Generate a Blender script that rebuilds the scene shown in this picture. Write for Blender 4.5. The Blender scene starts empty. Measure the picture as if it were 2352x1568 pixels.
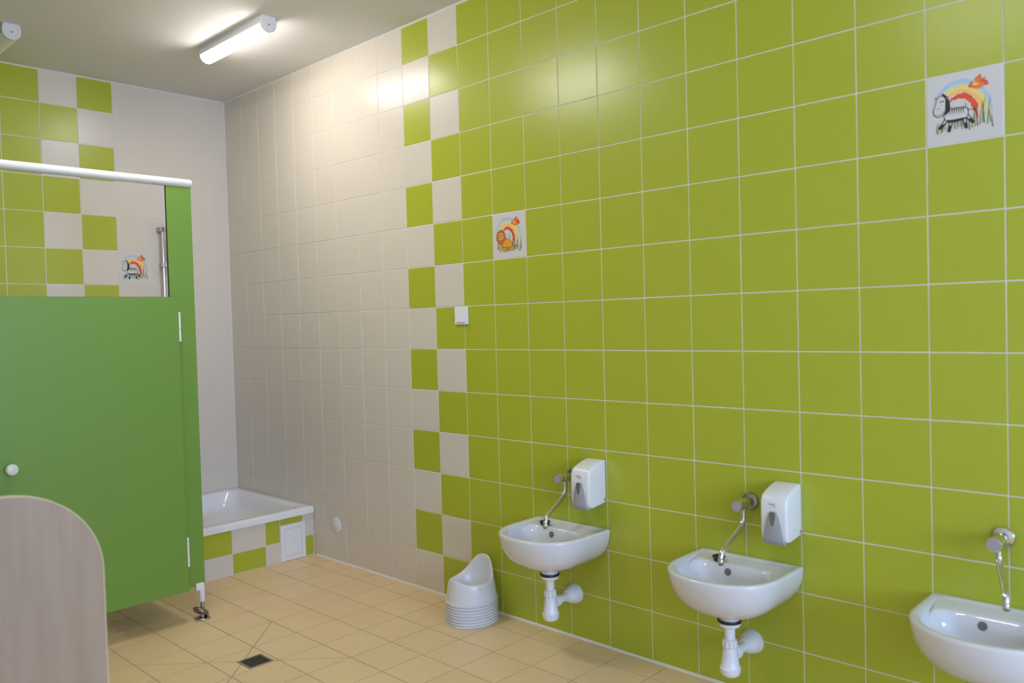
import bpy, bmesh, math, random
from mathutils import Vector, Matrix

random.seed(7)
scene = bpy.context.scene
COL = scene.collection
PI = math.pi

# ------------------------------------------------------------------ camera
CAM = Vector((-2.5867, -4.9791, 1.3216))
YAW, PITCH, ROLL = 0.8095, -0.0258, -0.0274
FPX = 1870.97                       # focal length in pixels of the 2352 x 1568 frame
cy_, sy_, cp_, sp_ = math.cos(YAW), math.sin(YAW), math.cos(PITCH), math.sin(PITCH)
FW = Vector((sy_ * cp_, cy_ * cp_, sp_))
R0 = Vector((cy_, -sy_, 0))
U0 = R0.cross(FW)
RT = math.cos(ROLL) * R0 + math.sin(ROLL) * U0
UP = -math.sin(ROLL) * R0 + math.cos(ROLL) * U0
cam_data = bpy.data.cameras.new('camera')
cam_data.sensor_width = 36
cam_data.lens = FPX / 2352 * 36
cam_data.clip_start = 0.05
cam_data.dof.use_dof = True
cam_data.dof.focus_distance = 3.7
cam_data.dof.aperture_fstop = 2.4
cam = bpy.data.objects.new('camera', cam_data)
COL.objects.link(cam)
m3 = Matrix((RT, UP, -FW)).transposed()
cam.matrix_world = Matrix.Translation(CAM) @ m3.to_4x4()
scene.camera = cam

# ------------------------------------------------------------------ sky, window light, exposure
world = bpy.data.worlds.new('sky')
scene.world = world
world.use_nodes = True
wn = world.node_tree.nodes
wn['Background'].inputs['Color'].default_value = (0.42, 0.575, 1.0, 1)
wn['Background'].inputs['Strength'].default_value = 15.0
# daylight comes in through the window in the wall behind the camera
WIN = dict(x0=-3.45, x1=-0.75, z0=0.80, z1=2.50, y=-8.8)
pl = bpy.data.lights.new('window_daylight', 'AREA')
pl.shape = 'RECTANGLE'
pl.size = WIN['x1'] - WIN['x0']
pl.size_y = WIN['z1'] - WIN['z0']
pl.cycles.is_portal = True
plo = bpy.data.objects.new('window_daylight', pl)
COL.objects.link(plo)
plo.location = ((WIN['x0'] + WIN['x1']) / 2, WIN['y'] - 0.02, (WIN['z0'] + WIN['z1']) / 2)
plo.rotation_euler = (PI / 2, 0, 0)      # -Z axis points to +y, into the room
LAMP_POWER = 36.0
vs = scene.view_settings
vs.view_transform = 'Standard'
vs.look = 'None'
vs.exposure = 0.50
vs.gamma = 1.0
vs.use_curve_mapping = False
cyc = scene.cycles
cyc.use_adaptive_sampling = True
cyc.adaptive_threshold = 0.08
cyc.max_bounces = 6
cyc.diffuse_bounces = 4
cyc.glossy_bounces = 3
cyc.transmission_bounces = 2
cyc.transparent_max_bounces = 4
cyc.caustics_reflective = False
cyc.caustics_refractive = False


# ------------------------------------------------------------------ helpers
def project(p):
    d = Vector(p) - CAM
    z = d.dot(FW)
    if z < 0.05:
        return None
    return 1176 + FPX * d.dot(RT) / z, 784 - FPX * d.dot(UP) / z, z


def lin(r, g, b):
    f = lambda c: (c / 255 / 12.92) if c / 255 <= 0.04045 else ((c / 255 + 0.055) / 1.055) ** 2.4
    return f(r), f(g), f(b)


MATS = {}


def mat(name, col, rough=0.5, metal=0.0, spec=0.5, coat=0.0, var=0.0, vscale=6.0, bump=0.0, bscale=60.0,
        emit=0.0, emit_col=(1, 1, 1), rvar=0.0):
    m = bpy.data.materials.new(name)
    m.use_nodes = True
    nt = m.node_tree
    b = nt.nodes['Principled BSDF']
    b.inputs['Base Color'].default_value = (*col, 1)
    b.inputs['Roughness'].default_value = rough
    b.inputs['Metallic'].default_value = metal
    b.inputs['Specular IOR Level'].default_value = spec
    b.inputs['Coat Weight'].default_value = coat
    if emit:
        b.inputs['Emission Color'].default_value = (*emit_col, 1)
        b.inputs['Emission Strength'].default_value = emit
    tc = None
    if var or bump or rvar:
        tc = nt.nodes.new('ShaderNodeTexCoord')
        geo = nt.nodes.new('ShaderNodeNewGeometry')
    if var:
        n = nt.nodes.new('ShaderNodeTexNoise')
        n.inputs['Scale'].default_value = vscale
        n.inputs['Detail'].default_value = 2
        nt.links.new(geo.outputs['Position'], n.inputs['Vector'])
        oi = nt.nodes.new('ShaderNodeObjectInfo')
        mx = nt.nodes.new('ShaderNodeMath')
        mx.operation = 'ADD'
        nt.links.new(n.outputs['Fac'], mx.inputs[0])
        mul = nt.nodes.new('ShaderNodeMath')
        mul.operation = 'MULTIPLY_ADD'
        mul.inputs[1].default_value = 0.4
        mul.inputs[2].default_value = -0.2
        nt.links.new(oi.outputs['Random'], mul.inputs[0])
        nt.links.new(mul.outputs[0], mx.inputs[1])
        rmp = nt.nodes.new('ShaderNodeMapRange')
        rmp.inputs['From Min'].default_value = 0.2
        rmp.inputs['From Max'].default_value = 0.8
        rmp.inputs['To Min'].default_value = 1 - var
        rmp.inputs['To Max'].default_value = 1 + var
        nt.links.new(mx.outputs[0], rmp.inputs['Value'])
        vm = nt.nodes.new('ShaderNodeVectorMath')
        vm.operation = 'SCALE'
        vm.inputs[0].default_value = col
        nt.links.new(rmp.outputs['Result'], vm.inputs['Scale'])
        nt.links.new(vm.outputs['Vector'], b.inputs['Base Color'])
    if rvar:
        n3 = nt.nodes.new('ShaderNodeTexNoise')
        n3.inputs['Scale'].default_value = 7
        n3.inputs['Detail'].default_value = 3
        nt.links.new(geo.outputs['Position'], n3.inputs['Vector'])
        r3 = nt.nodes.new('ShaderNodeMapRange')
        r3.inputs['From Min'].default_value = 0.3
        r3.inputs['From Max'].default_value = 0.7
        r3.inputs['To Min'].default_value = rough - rvar
        r3.inputs['To Max'].default_value = rough + rvar
        nt.links.new(n3.outputs['Fac'], r3.inputs['Value'])
        nt.links.new(r3.outputs['Result'], b.inputs['Roughness'])
    if bump:
        n2 = nt.nodes.new('ShaderNodeTexNoise')
        n2.inputs['Scale'].default_value = bscale
        n2.inputs['Detail'].default_value = 3
        nt.links.new(geo.outputs['Position'], n2.inputs['Vector'])
        bp = nt.nodes.new('ShaderNodeBump')
        bp.inputs['Strength'].default_value = bump
        bp.inputs['Distance'].default_value = 0.002
        nt.links.new(n2.outputs['Fac'], bp.inputs['Height'])
        nt.links.new(bp.outputs['Normal'], b.inputs['Normal'])
    MATS[name] = m
    return m


mat('tile_green', (0.42, 0.465, 0.034), 0.28)
mat('tile_beige', (0.69, 0.63, 0.52), 0.28)
mat('tile_white', (0.66, 0.64, 0.60), 0.3)
mat('grout_wall', (0.72, 0.68, 0.60), 0.85, var=0.06, vscale=12)
mat('grout_floor', (0.42, 0.305, 0.235), 0.9, var=0.12, vscale=9)
mat('tile_floor', (0.77, 0.57, 0.305), 0.42, var=0.03, vscale=5)
mat('ceiling_paint', (0.74, 0.725, 0.69), 0.9)
mat('wall_paint', (0.84, 0.84, 0.82), 0.85)
mat('silicone', (0.75, 0.73, 0.68), 0.5)
mat('ceramic', (0.69, 0.685, 0.69), 0.08, coat=0.4)
mat('acrylic', (0.80, 0.80, 0.79), 0.12, coat=0.2)
mat('plastic_white', (0.80, 0.80, 0.80), 0.25)
mat('plastic_pipe', (0.82, 0.83, 0.86), 0.3)
mat('plastic_potty', (0.68, 0.68, 0.68), 0.28)
mat('plastic_grey', (0.36, 0.36, 0.38), 0.35)
mat('plastic_smoke', (0.16, 0.16, 0.14), 0.2)
mat('chrome', (0.72, 0.72, 0.72), 0.1, metal=1.0)
mat('chrome_dull', (0.36, 0.34, 0.31), 0.3, metal=1.0, var=0.2, vscale=40)
mat('steel', (0.45, 0.44, 0.42), 0.35, metal=1.0)
mat('bronze', (0.26, 0.20, 0.16), 0.35, metal=0.9)
mat('rubber_black', (0.015, 0.015, 0.016), 0.4)
mat('dark_hole', (0.05, 0.05, 0.05), 0.6)
mat('laminate_green', (0.165, 0.305, 0.045), 0.42)
mat('laminate_core', (0.02, 0.016, 0.012), 0.5)
mat('rail_white', (0.72, 0.72, 0.70), 0.22)
mat('lamp_housing', (0.62, 0.61, 0.61), 0.4)
mat('lamp_light', (0.9, 0.9, 0.9), 0.5, emit=LAMP_POWER, emit_col=(1.0, 0.93, 0.91))
mat('lamp_light_strong', (0.9, 0.9, 0.9), 0.5, emit=LAMP_POWER * 1.9, emit_col=(1.0, 0.93, 0.91))
mat('lamp_light_flank', (0.9, 0.9, 0.9), 0.5, emit=LAMP_POWER * 0.22, emit_col=(1.0, 0.93, 0.91))
mat('lamp_light_strong_flank', (0.9, 0.9, 0.9), 0.5, emit=LAMP_POWER * 0.4, emit_col=(1.0, 0.93, 0.91))
mat('lamp_off', (0.85, 0.85, 0.85), 0.4)
mat('edge_band', (0.72, 0.60, 0.36), 0.4)
mat('grate', (0.10, 0.085, 0.06), 0.45, metal=0.6)
mat('ink_black', (0.012, 0.012, 0.014), 0.35)
mat('ink_blue_pale', lin(170, 195, 225), 0.35)
mat('ink_green_pale', lin(196, 216, 180), 0.35)
mat('ink_yellow', lin(242, 214, 120), 0.35)
mat('ink_orange_pale', lin(250, 190, 110), 0.35)
mat('ink_orange', lin(240, 120, 40), 0.35)
mat('ink_red', lin(232, 74, 24), 0.35)
mat('ink_grass', lin(105, 140, 60), 0.35)
mat('ink_grass_dark', lin(70, 95, 45), 0.35)
mat('ink_lion', lin(232, 160, 50), 0.35)
mat('ink_mane', lin(200, 105, 60), 0.35)
mat('ink_brown', lin(110, 70, 30), 0.35)
mat('ink_print_blue', lin(40, 50, 120), 0.4)
mat('ink_print_grey', lin(140, 140, 150), 0.4)
mat('pane_glass', (1, 1, 1), 0.0)
_p = MATS['pane_glass'].node_tree
_t = _p.nodes.new('ShaderNodeBsdfTransparent')
_g = _p.nodes.new('ShaderNodeBsdfGlossy')
_g.inputs['Roughness'].default_value = 0.02
_mx = _p.nodes.new('ShaderNodeMixShader')
_mx.inputs[0].default_value = 0.06
_p.links.new(_t.outputs[0], _mx.inputs[1])
_p.links.new(_g.outputs[0], _mx.inputs[2])
_p.links.new(_mx.outputs[0], _p.nodes['Material Output'].inputs['Surface'])

# light maple wood: grain runs up the board
wm = mat('maple', (0.50, 0.42, 0.36), 0.4)
nt = wm.node_tree
_geo = nt.nodes.new('ShaderNodeNewGeometry')
_map = nt.nodes.new('ShaderNodeMapping')
_map.inputs['Scale'].default_value = (9, 9, 0.8)
_nz = nt.nodes.new('ShaderNodeTexNoise')
_nz.inputs['Scale'].default_value = 2.2
_nz.inputs['Detail'].default_value = 6
_cr = nt.nodes.new('ShaderNodeValToRGB')
_cr.color_ramp.elements[0].position = 0.3
_cr.color_ramp.elements[0].color = (0.32, 0.228, 0.155, 1)
_cr.color_ramp.elements[1].position = 0.65
_cr.color_ramp.elements[1].color = (0.39, 0.29, 0.212, 1)
nt.links.new(_geo.outputs['Position'], _map.inputs['Vector'])
nt.links.new(_map.outputs['Vector'], _nz.inputs['Vector'])
nt.links.new(_nz.outputs['Fac'], _cr.inputs['Fac'])
nt.links.new(_cr.outputs['Color'], nt.nodes['Principled BSDF'].inputs['Base Color'])


class MB:
    """collects vertices and faces of one mesh"""

    def __init__(s):
        s.v, s.f, s.mi, s.mats = [], [], [], []

    def midx(s, m):
        if m is None:
            return 0
        if m not in s.mats:
            s.mats.append(m)
        return s.mats.index(m)

    def add(s, vs_, fs, m=None):
        o = len(s.v)
        k = s.midx(m)
        s.v += [tuple(p) for p in vs_]
        for f in fs:
            s.f.append([i + o for i in f])
            s.mi.append(k)

    def box(s, x0, x1, y0, y1, z0, z1, m=None):
        s.add([(x0, y0, z0), (x1, y0, z0), (x1, y1, z0), (x0, y1, z0), (x0, y0, z1), (x1, y0, z1), (x1, y1, z1), (x0, y1, z1)],
              [(3, 2, 1, 0), (4, 5, 6, 7), (0, 1, 5, 4), (1, 2, 6, 5), (2, 3, 7, 6), (3, 0, 4, 7)], m)

    def loft(s, rings, m=None, cap0=True, cap1=True):
        n = len(rings[0])
        vs_ = [p for r in rings for p in r]
        fs = []
        for k in range(len(rings) - 1):
            for i in range(n):
                j = (i + 1) % n
                fs.append((k * n + i, k * n + j, (k + 1) * n + j, (k + 1) * n + i))
        if cap0:
            fs.append(tuple(range(n - 1, -1, -1)))
        if cap1:
            o = (len(rings) - 1) * n
            fs.append(tuple(o + i for i in range(n)))
        s.add(vs_, fs, m)

    def lathe(s, prof, c=(0, 0, 0), axis='z', n=32, m=None, cap0=True, cap1=True):
        """prof: list of (radius, height along axis)"""
        rings = []
        for r, h in prof:
            ring = []
            for i in range(n):
                a = 2 * PI * i / n
                u, w = r * math.cos(a), r * math.sin(a)
                if axis == 'z':
                    ring.append((c[0] + u, c[1] + w, c[2] + h))
                elif axis == 'x':
                    ring.append((c[0] + h, c[1] + u, c[2] + w))
                else:
                    ring.append((c[0] + w, c[1] + h, c[2] + u))
            rings.append(ring)
        s.loft(rings, m, cap0, cap1)

    def tube(s, pts, rad, n=14, m=None):
        pts = [Vector(p) for p in pts]
        rings = []
        ref = Vector((0, 0, 1))
        d0 = (pts[1] - pts[0]).normalized()
        if abs(d0.dot(ref)) > 0.9:
            ref = Vector((0, 1, 0))
        nrm = (ref - d0 * ref.dot(d0)).normalized()
        for i, p in enumerate(pts):
            if i == 0:
                d = pts[1] - pts[0]
            elif i == len(pts) - 1:
                d = pts[-1] - pts[-2]
            else:
                d = (pts[i + 1] - pts[i]).normalized() + (pts[i] - pts[i - 1]).normalized()
            d.normalize()
            nrm = (nrm - d * nrm.dot(d)).normalized()
            b = d.cross(nrm)
            r = rad[i] if isinstance(rad, (list, tuple)) else rad
            rings.append([p + nrm * (r * math.cos(2 * PI * k / n)) + b * (r * math.sin(2 * PI * k / n)) for k in range(n)])
        s.loft(rings, m)

    def prism(s, poly, fn, t0, t1, m=None):
        """poly of 2d points, fn(u, v, t) -> 3d point"""
        s.loft([[fn(u, v, t0) for u, v in poly], [fn(u, v, t1) for u, v in poly]], m)

    def mesh(s, name, mats=None, smooth=None, bevel=0, bseg=2):
        me = bpy.data.meshes.new(name)
        me.from_pydata(s.v, [], s.f)
        names = s.mats if s.mats else ([mats] if isinstance(mats, str) else (mats or []))
        for nme in names:
            me.materials.append(MATS[nme])
        if s.mats:
            me.polygons.foreach_set('material_index', s.mi)
        bm = bmesh.new()
        bm.from_mesh(me)
        if bevel:
            bmesh.ops.remove_doubles(bm, verts=bm.verts, dist=1e-6)
            ed = [e for e in bm.edges if len(e.link_faces) == 2 and e.calc_face_angle(0) > 0.5]
            bmesh.ops.bevel(bm, geom=ed, offset=bevel, segments=bseg, profile=0.5, affect='EDGES', clamp_overlap=True)
        bmesh.ops.recalc_face_normals(bm, faces=bm.faces)
        bm.to_mesh(me)
        bm.free()
        if smooth:
            me.polygons.foreach_set('use_smooth', [True] * len(me.polygons))
            me.set_sharp_from_angle(angle=math.radians(smooth))
        me.update()
        return me

    def build(s, name, mats=None, parent=None, smooth=None, bevel=0, bseg=2, loc=None):
        return link(name, s.mesh(name, mats, smooth, bevel, bseg), parent, loc)


def link(name, me, parent=None, loc=None):
    o = bpy.data.objects.new(name, me)
    COL.objects.link(o)
    if loc is not None:
        o.location = loc
    if parent is not None:
        o.parent = parent
    return o


def thing(name, label, cat, loc=(0, 0, 0), rotz=0, group=None):
    o = bpy.data.objects.new(name, None)
    o.empty_display_size = 0.05
    COL.objects.link(o)
    o.location = loc
    o.rotation_euler = (0, 0, rotz)
    return tag(o, label, cat, group)


def tag(o, label=None, cat=None, group=None, kind=None):
    if label:
        o['label'] = label
    if cat:
        o['category'] = cat
    if group:
        o['group'] = group
    if kind:
        o['kind'] = kind
    return o


def copy_tree(o, parent=None):
    c = o.copy()
    COL.objects.link(c)
    c.parent = parent
    for ch in list(o.children):
        copy_tree(ch, c)
    return c


def arc(cx, cy, r, a0, a1, n):
    return [(cx + r * math.cos(math.radians(a0 + (a1 - a0) * i / n)), cy + r * math.sin(math.radians(a0 + (a1 - a0) * i / n)))
            for i in range(n + 1)]


def round_rect(x0, x1, y0, y1, r, n=6):
    return (arc(x1 - r, y1 - r, r, 0, 90, n) + arc(x0 + r, y1 - r, r, 90, 180, n)
            + arc(x0 + r, y0 + r, r, 180, 270, n) + arc(x1 - r, y0 + r, r, 270, 360, n))


# ------------------------------------------------------------------ the room
CEIL = 2.78
XL, YF = -3.70, WIN['y']
GW = 0.004            # joint width
TD = 0.007            # tile thickness


def tile_mesh(name, w, h, mt):
    """one glazed tile lying in its own xy plane, face at z = 0, eased edges"""
    m = MB()
    e = 0.0009
    a, b = w / 2, h / 2
    rings = []
    for (i, z) in ((e, 0.0), (e * 0.25, -e * 0.35), (0, -e * 1.3), (0, -TD)):
        rings.append([(a - i, b - i, z), (-a + i, b - i, z), (-a + i, -b + i, z), (a - i, -b + i, z)])
    m.loft(rings, mt)
    return m.mesh(name)


TILE_CACHE = {}


def get_tile(w, h, mt):
    k = (round(w, 4), round(h, 4), mt)
    if k not in TILE_CACHE:
        TILE_CACHE[k] = tile_mesh('tile', w, h, mt)
    return TILE_CACHE[k]


def in_view(p, margin=20):
    q = project(p)
    return q is not None and -margin < q[0] < 2352 + margin and -margin < q[1] < 1568 + margin


class Field:
    """the tiles of one wall or floor: those the photograph shows become parts, the others one joined part"""

    def __init__(s, parent, frame, limit=300):
        s.parent, s.frame, s.limit, s.t = parent, frame, limit, []

    def add(s, u0, u1, v0, v1, mt, seen=True, key=None):
        s.t.append((u0, u1, v0, v1, mt, seen, key))

    def finish(s):
        out = {}
        items = []
        for t in s.t:
            u0, u1, v0, v1, mt, seen, key = t
            M = s.frame((u0 + u1) / 2, (v0 + v1) / 2)
            pts = [s.frame(u, v).translation for u in (u0, u1) for v in (v0, v1)]
            vis = seen and any(in_view(p, 4) for p in pts)
            q = project(M.translation)
            rank = q[2] if (vis and q) else 1e9
            items.append((rank, t, M))
        items.sort(key=lambda i: i[0])
        rest = MB()
        for n, (rank, t, M) in enumerate(items):
            u0, u1, v0, v1, mt, seen, key = t
            w, h = u1 - u0 - GW, v1 - v0 - GW
            me = get_tile(w, h, mt)
            tilt = Matrix.Rotation(random.gauss(0, 0.0012), 4, 'X') @ Matrix.Rotation(random.gauss(0, 0.0012), 4, 'Y')
            lift = Matrix.Translation((0, 0, random.uniform(-0.0003, 0.0003)))
            MM = M @ lift @ tilt
            if rank < 1e9 and n < s.limit:
                o = link('tile', me, s.parent)
                o.matrix_world = MM
                if key:
                    out[key] = o
            else:
                vs_ = [MM @ v.co for v in me.vertices]
                rest.add(vs_, [tuple(p.vertices) for p in me.polygons], mt)
        if rest.v:
            r = rest.build('tile_field', None, s.parent)
            tag(r, kind='stuff')
        return out


# right wall: room face x = 0, tiles run along y
JY0, JZ0 = -2.0141, 1.194
wall_right = MB()
wall_right.box(0.0014, 0.15, YF - 0.15, 0.15, -0.1, CEIL + 0.1)
wall_right = tag(wall_right.build('wall_right', 'grout_wall'), 'long tiled wall, lime green with a beige end beyond a checkered strip', kind='structure')


def frame_right(u, v):          # u = distance towards the camera (-y), v = height; face normal -x
    return Matrix(((0, 0, -1, 0), (-1, 0, 0, -u), (0, 1, 0, v), (0, 0, 0, 1)))


zrows = [(r, max(0.003, JZ0 + 0.2 * r), min(CEIL - 0.001, JZ0 + 0.2 * (r + 1))) for r in range(-6, 8)]
fr = Field(wall_right, frame_right)
for c in range(-10, 35):
    u0 = max(0.004, -(JY0) + 0.2 * c)
    u1 = min(-(JY0) + 0.2 * (c + 1), -YF)
    if u1 - u0 < 0.02:
        continue
    for r, z0, z1 in zrows:
        odd = r % 2 == 1
        if c <= -2:
            mt = 'tile_beige'
        elif c == -1:
            mt = 'tile_green' if odd else 'tile_beige'
        elif c == 0:
            mt = 'tile_beige' if odd else 'tile_green'
        else:
            mt = 'tile_green'
        key = None
        if (c, r) == (2, 2):
            mt, key = 'tile_white', 'lion'
        if (c, r) == (11, 3):
            mt, key = 'tile_white', 'zebra'
        hidden = u1 < 0.89 and z1 < 0.26
        fr.add(u0, u1, z0, z1, mt, not hidden, key)
tiles_right = fr.finish()

# back wall: room face y = 0
wall_back = MB()
wall_back.box(XL - 0.15, 0.0014, 0.0014, 0.15, -0.1, CEIL + 0.1)
wall_back = tag(wall_back.build('wall_back', 'grout_wall'), 'end wall tiled beige by the corner and lime green behind the cubicle', kind='structure')


def frame_back(u, v):           # u = x, face normal -y
    return Matrix(((1, 0, 0, u), (0, 0, -1, 0), (0, 1, 0, v), (0, 0, 0, 1)))


fb = Field(wall_back, frame_back)
BX0, BP = -1.2774, 0.1933
for c in range(-13, 7):
    u0, u1 = max(XL, BX0 + BP * c), min(-0.004, BX0 + BP * (c + 1))
    if u1 - u0 < 0.02:
        continue
    for r, z0, z1 in zrows:
        odd = r % 2 == 1
        mt = 'tile_green' if c <= 0 else 'tile_beige'
        if c == 1 and not odd:
            mt = 'tile_green'
        if c == 2 and odd:
            mt = 'tile_green'
        key = None
        if (c, r) == (3, 2):
            mt, key = 'tile_white', 'zebra'
        q = project(((u0 + u1) / 2, 0, z1))
        hidden = q is None or (q[0] < 420 and q[1] > 690) or z1 < 0.28
        fb.add(u0, u1, z0, z1, mt, not hidden, key)
tiles_back = fb.finish()

# floor: tile grid, cut along the two diagonals that fall to the drain
floor = MB()
DRX, DRY, DRS = -0.998, -2.012, 0.052
# grout bed in four pieces around the drain opening
for x0, x1, y0, y1 in ((XL - 0.15, DRX - DRS, YF - 0.15, 0.15), (DRX + DRS, 0.15, YF - 0.15, 0.15),
                       (DRX - DRS, DRX + DRS, YF - 0.15, DRY - DRS), (DRX - DRS, DRX + DRS, DRY + DRS, 0.15)):
    floor.box(x0, x1, y0, y1, -0.12, -0.0012)
floor = tag(floor.build('floor', 'grout_floor'), 'sand yellow tiled floor sloping to a small drain', kind='structure')
FP, FX0, FY0 = 0.201, -0.1264, -1.271
GF = 0.005


def clip(poly, a, b, c):
    """keep the side a*x + b*y + c >= 0"""
    out = []
    for i in range(len(poly)):
        p, q = poly[i], poly[(i + 1) % len(poly)]
        dp, dq = a * p[0] + b * p[1] + c, a * q[0] + b * q[1] + c
        if dp >= 0:
            out.append(p)
        if (dp >= 0) != (dq >= 0):
            t = dp / (dp - dq)
            out.append((p[0] + (q[0] - p[0]) * t, p[1] + (q[1] - p[1]) * t))
    return out


def parea(p):
    return 0.5 * sum(p[i][0] * p[(i + 1) % len(p)][1] - p[(i + 1) % len(p)][0] * p[i][1] for i in range(len(p)))


def piece_mesh(polys):
    m = MB()
    for p in polys:
        if parea(p) < 0:
            p = p[::-1]
        n = len(p)
        cx, cy = sum(q[0] for q in p) / n, sum(q[1] for q in p) / n
        m.add([(x, y, 0) for x, y in p] + [(x, y, -0.006) for x, y in p],
              [tuple(range(n))] + [(i, i + n, (i + 1) % n + n, (i + 1) % n) for i in range(n)], 'tile_floor')
    return m


ffull = piece_mesh([[(-FP / 2 + GF / 2, -FP / 2 + GF / 2), (FP / 2 - GF / 2, -FP / 2 + GF / 2), (FP / 2 - GF / 2, FP / 2 - GF / 2), (-FP / 2 + GF / 2, FP / 2 - GF / 2)]]).mesh('floor_tile')
CX, CY = FX0 - 4.5 * FP, FY0 - 3.5 * FP        # centre of the cut square
fitems = []
for b in range(-1, 19):
    for a in range(-7, 39):
        x1, x0 = min(-0.003, FX0 - FP * b), max(XL, FX0 - FP * (b + 1))
        y1, y0 = min(-0.003, FY0 - FP * a), max(YF, FY0 - FP * (a + 1))
        if x1 - x0 < 0.01 or y1 - y0 < 0.01:
            continue
        rect = [(x0 + GF / 2, y0 + GF / 2), (x1 - GF / 2, y0 + GF / 2), (x1 - GF / 2, y1 - GF / 2), (x0 + GF / 2, y1 - GF / 2)]
        pieces = [[rect]]
        if 3 <= b <= 5 and 2 <= a <= 4:
            g = GF / 2 * 1.414
            quads = []
            for s1 in (1, -1):
                for s2 in (1, -1):
                    p = clip(rect, s1, -s1, -s1 * (CX - CY) - g)
                    p = clip(p, s2, s2, -s2 * (CX + CY) - g) if p else p
                    if p and abs(parea(p)) > 2e-5:
                        quads.append(p)
            pieces = []
            for p in quads:
                if b == 4 and a == 3:      # leave the drain opening free
                    D = DRS + 0.001
                    sub = [clip(p, -1, 0, DRX - D), clip(p, 1, 0, -(DRX + D))]
                    mid = clip(clip(p, 1, 0, -(DRX - D)) or [(0, 0)] * 3, -1, 0, DRX + D)
                    if mid:
                        sub += [clip(mid, 0, -1, DRY - D), clip(mid, 0, 1, -(DRY + D))]
                    sub = [q for q in sub if q and len(q) > 2 and abs(parea(q)) > 1e-6]
                    if sub:
                        pieces.append(sub)
                else:
                    pieces.append([p])
        for pc in pieces:
            c = pc[0]
            ctr = (sum(q[0] for q in c) / len(c), sum(q[1] for q in c) / len(c), 0)
            q = project(ctr)
            vis = any(in_view((u, v, 0), 4) for pp in pc for u, v in pp)
            if ctr[1] > -0.88 and ctr[0] > -0.93:
                vis = False
            if q and q[0] < 235:
                vis = False
            isfull = abs(x1 - x0 - FP) < 1e-6 and abs(y1 - y0 - FP) < 1e-6 and len(pieces) == 1
            fitems.append((q[2] if vis and q else 1e9, pc, ctr, isfull))
fitems.sort(key=lambda i: i[0])
frest = MB()
for n, (rank, pc, ctr, isfull) in enumerate(fitems):
    if rank < 1e9 and n < 300:
        if isfull:
            o = link('tile', ffull, floor, ctr)
        else:
            o = piece_mesh([[(u - ctr[0], v - ctr[1]) for u, v in pp] for pp in pc]).build('tile', None, floor, loc=ctr)
        o.rotation_euler = (random.gauss(0, 0.001), random.gauss(0, 0.001), 0)
    else:
        mm = piece_mesh(pc)
        frest.add(mm.v, mm.f, 'tile_floor')
tag(frest.build('tile_field', None, floor), kind='stuff')

ceil = MB()
ceil.box(XL - 0.15, 0.15, YF - 0.15, 0.15, CEIL, CEIL + 0.12)
tag(ceil.build('ceiling', 'ceiling_paint'), 'plain off white painted ceiling', kind='structure')
wl = MB()
wl.box(XL - 0.15, XL, YF - 0.15, 0.15, -0.1, CEIL + 0.1)
tag(wl.build('wall_left', 'wall_paint'), 'pale painted wall on the left, outside the picture', kind='structure')
wf = MB()
wf.box(XL, WIN['x0'], YF - 0.15, YF, -0.1, CEIL + 0.1)
wf.box(WIN['x1'], 0, YF - 0.15, YF, -0.1, CEIL + 0.1)
wf.box(WIN['x0'], WIN['x1'], YF - 0.15, YF, -0.1, WIN['z0'])
wf.box(WIN['x0'], WIN['x1'], YF - 0.15, YF, WIN['z1'], CEIL + 0.1)
tag(wf.build('wall_front', 'wall_paint'), 'pale painted wall with the window, behind the camera', kind='structure')
w1 = MB()
fy0, fy1 = YF - 0.1, YF - 0.04
w1.box(WIN['x0'], WIN['x1'], fy0, fy1, WIN['z0'], WIN['z0'] + 0.06)
w1.box(WIN['x0'], WIN['x1'], fy0, fy1, WIN['z1'] - 0.06, WIN['z1'])
for fx in (WIN['x0'], (WIN['x0'] + WIN['x1']) / 2 - 0.03, WIN['x1'] - 0.06):
    w1.box(fx, fx + 0.06, fy0, fy1, WIN['z0'] + 0.06, WIN['z1'] - 0.06)
win = tag(w1.build('window_1', 'plastic_white'), 'white two light window behind the camera', kind='structure')
for k in (0, 1):
    xa = WIN['x0'] + 0.06 + k * (WIN['x1'] - WIN['x0'] - 0.09) / 2
    pm = MB()
    pm.box(xa + 0.0, xa + (WIN['x1'] - WIN['x0'] - 0.18) / 2 + 0.0, YF - 0.075, YF - 0.069, WIN['z0'] + 0.06, WIN['z1'] - 0.06)
    pm.build('pane', 'pane_glass', win)

# silicone beads: wall to ceiling, wall to floor
tr = MB()
tr.prism([(0.0004, CEIL), (-0.007, CEIL), (-0.004, CEIL - 0.004), (0.0004, CEIL - 0.008)], lambda u, v, t: (u, t, v), YF, 0)
tag(tr.build('trim_1', 'silicone'), 'white sealant line between tiled right wall and ceiling', kind='structure')
tr = MB()
tr.prism([(0.0004, CEIL), (-0.007, CEIL), (-0.004, CEIL - 0.004), (0.0004, CEIL - 0.008)], lambda u, v, t: (t, u, v), XL, 0)
tag(tr.build('trim_2', 'silicone'), 'white sealant line between end wall and ceiling', kind='structure')
tr = MB()
tr.prism([(0.0004, -0.001), (-0.009, -0.001), (-0.0045, 0.0035), (0.0004, 0.008)], lambda u, v, t: (u, t, v), YF, -0.91)
tag(tr.build('trim_3', 'grout_wall'), 'grey grout line where the right wall meets the floor', kind='structure')


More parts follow.
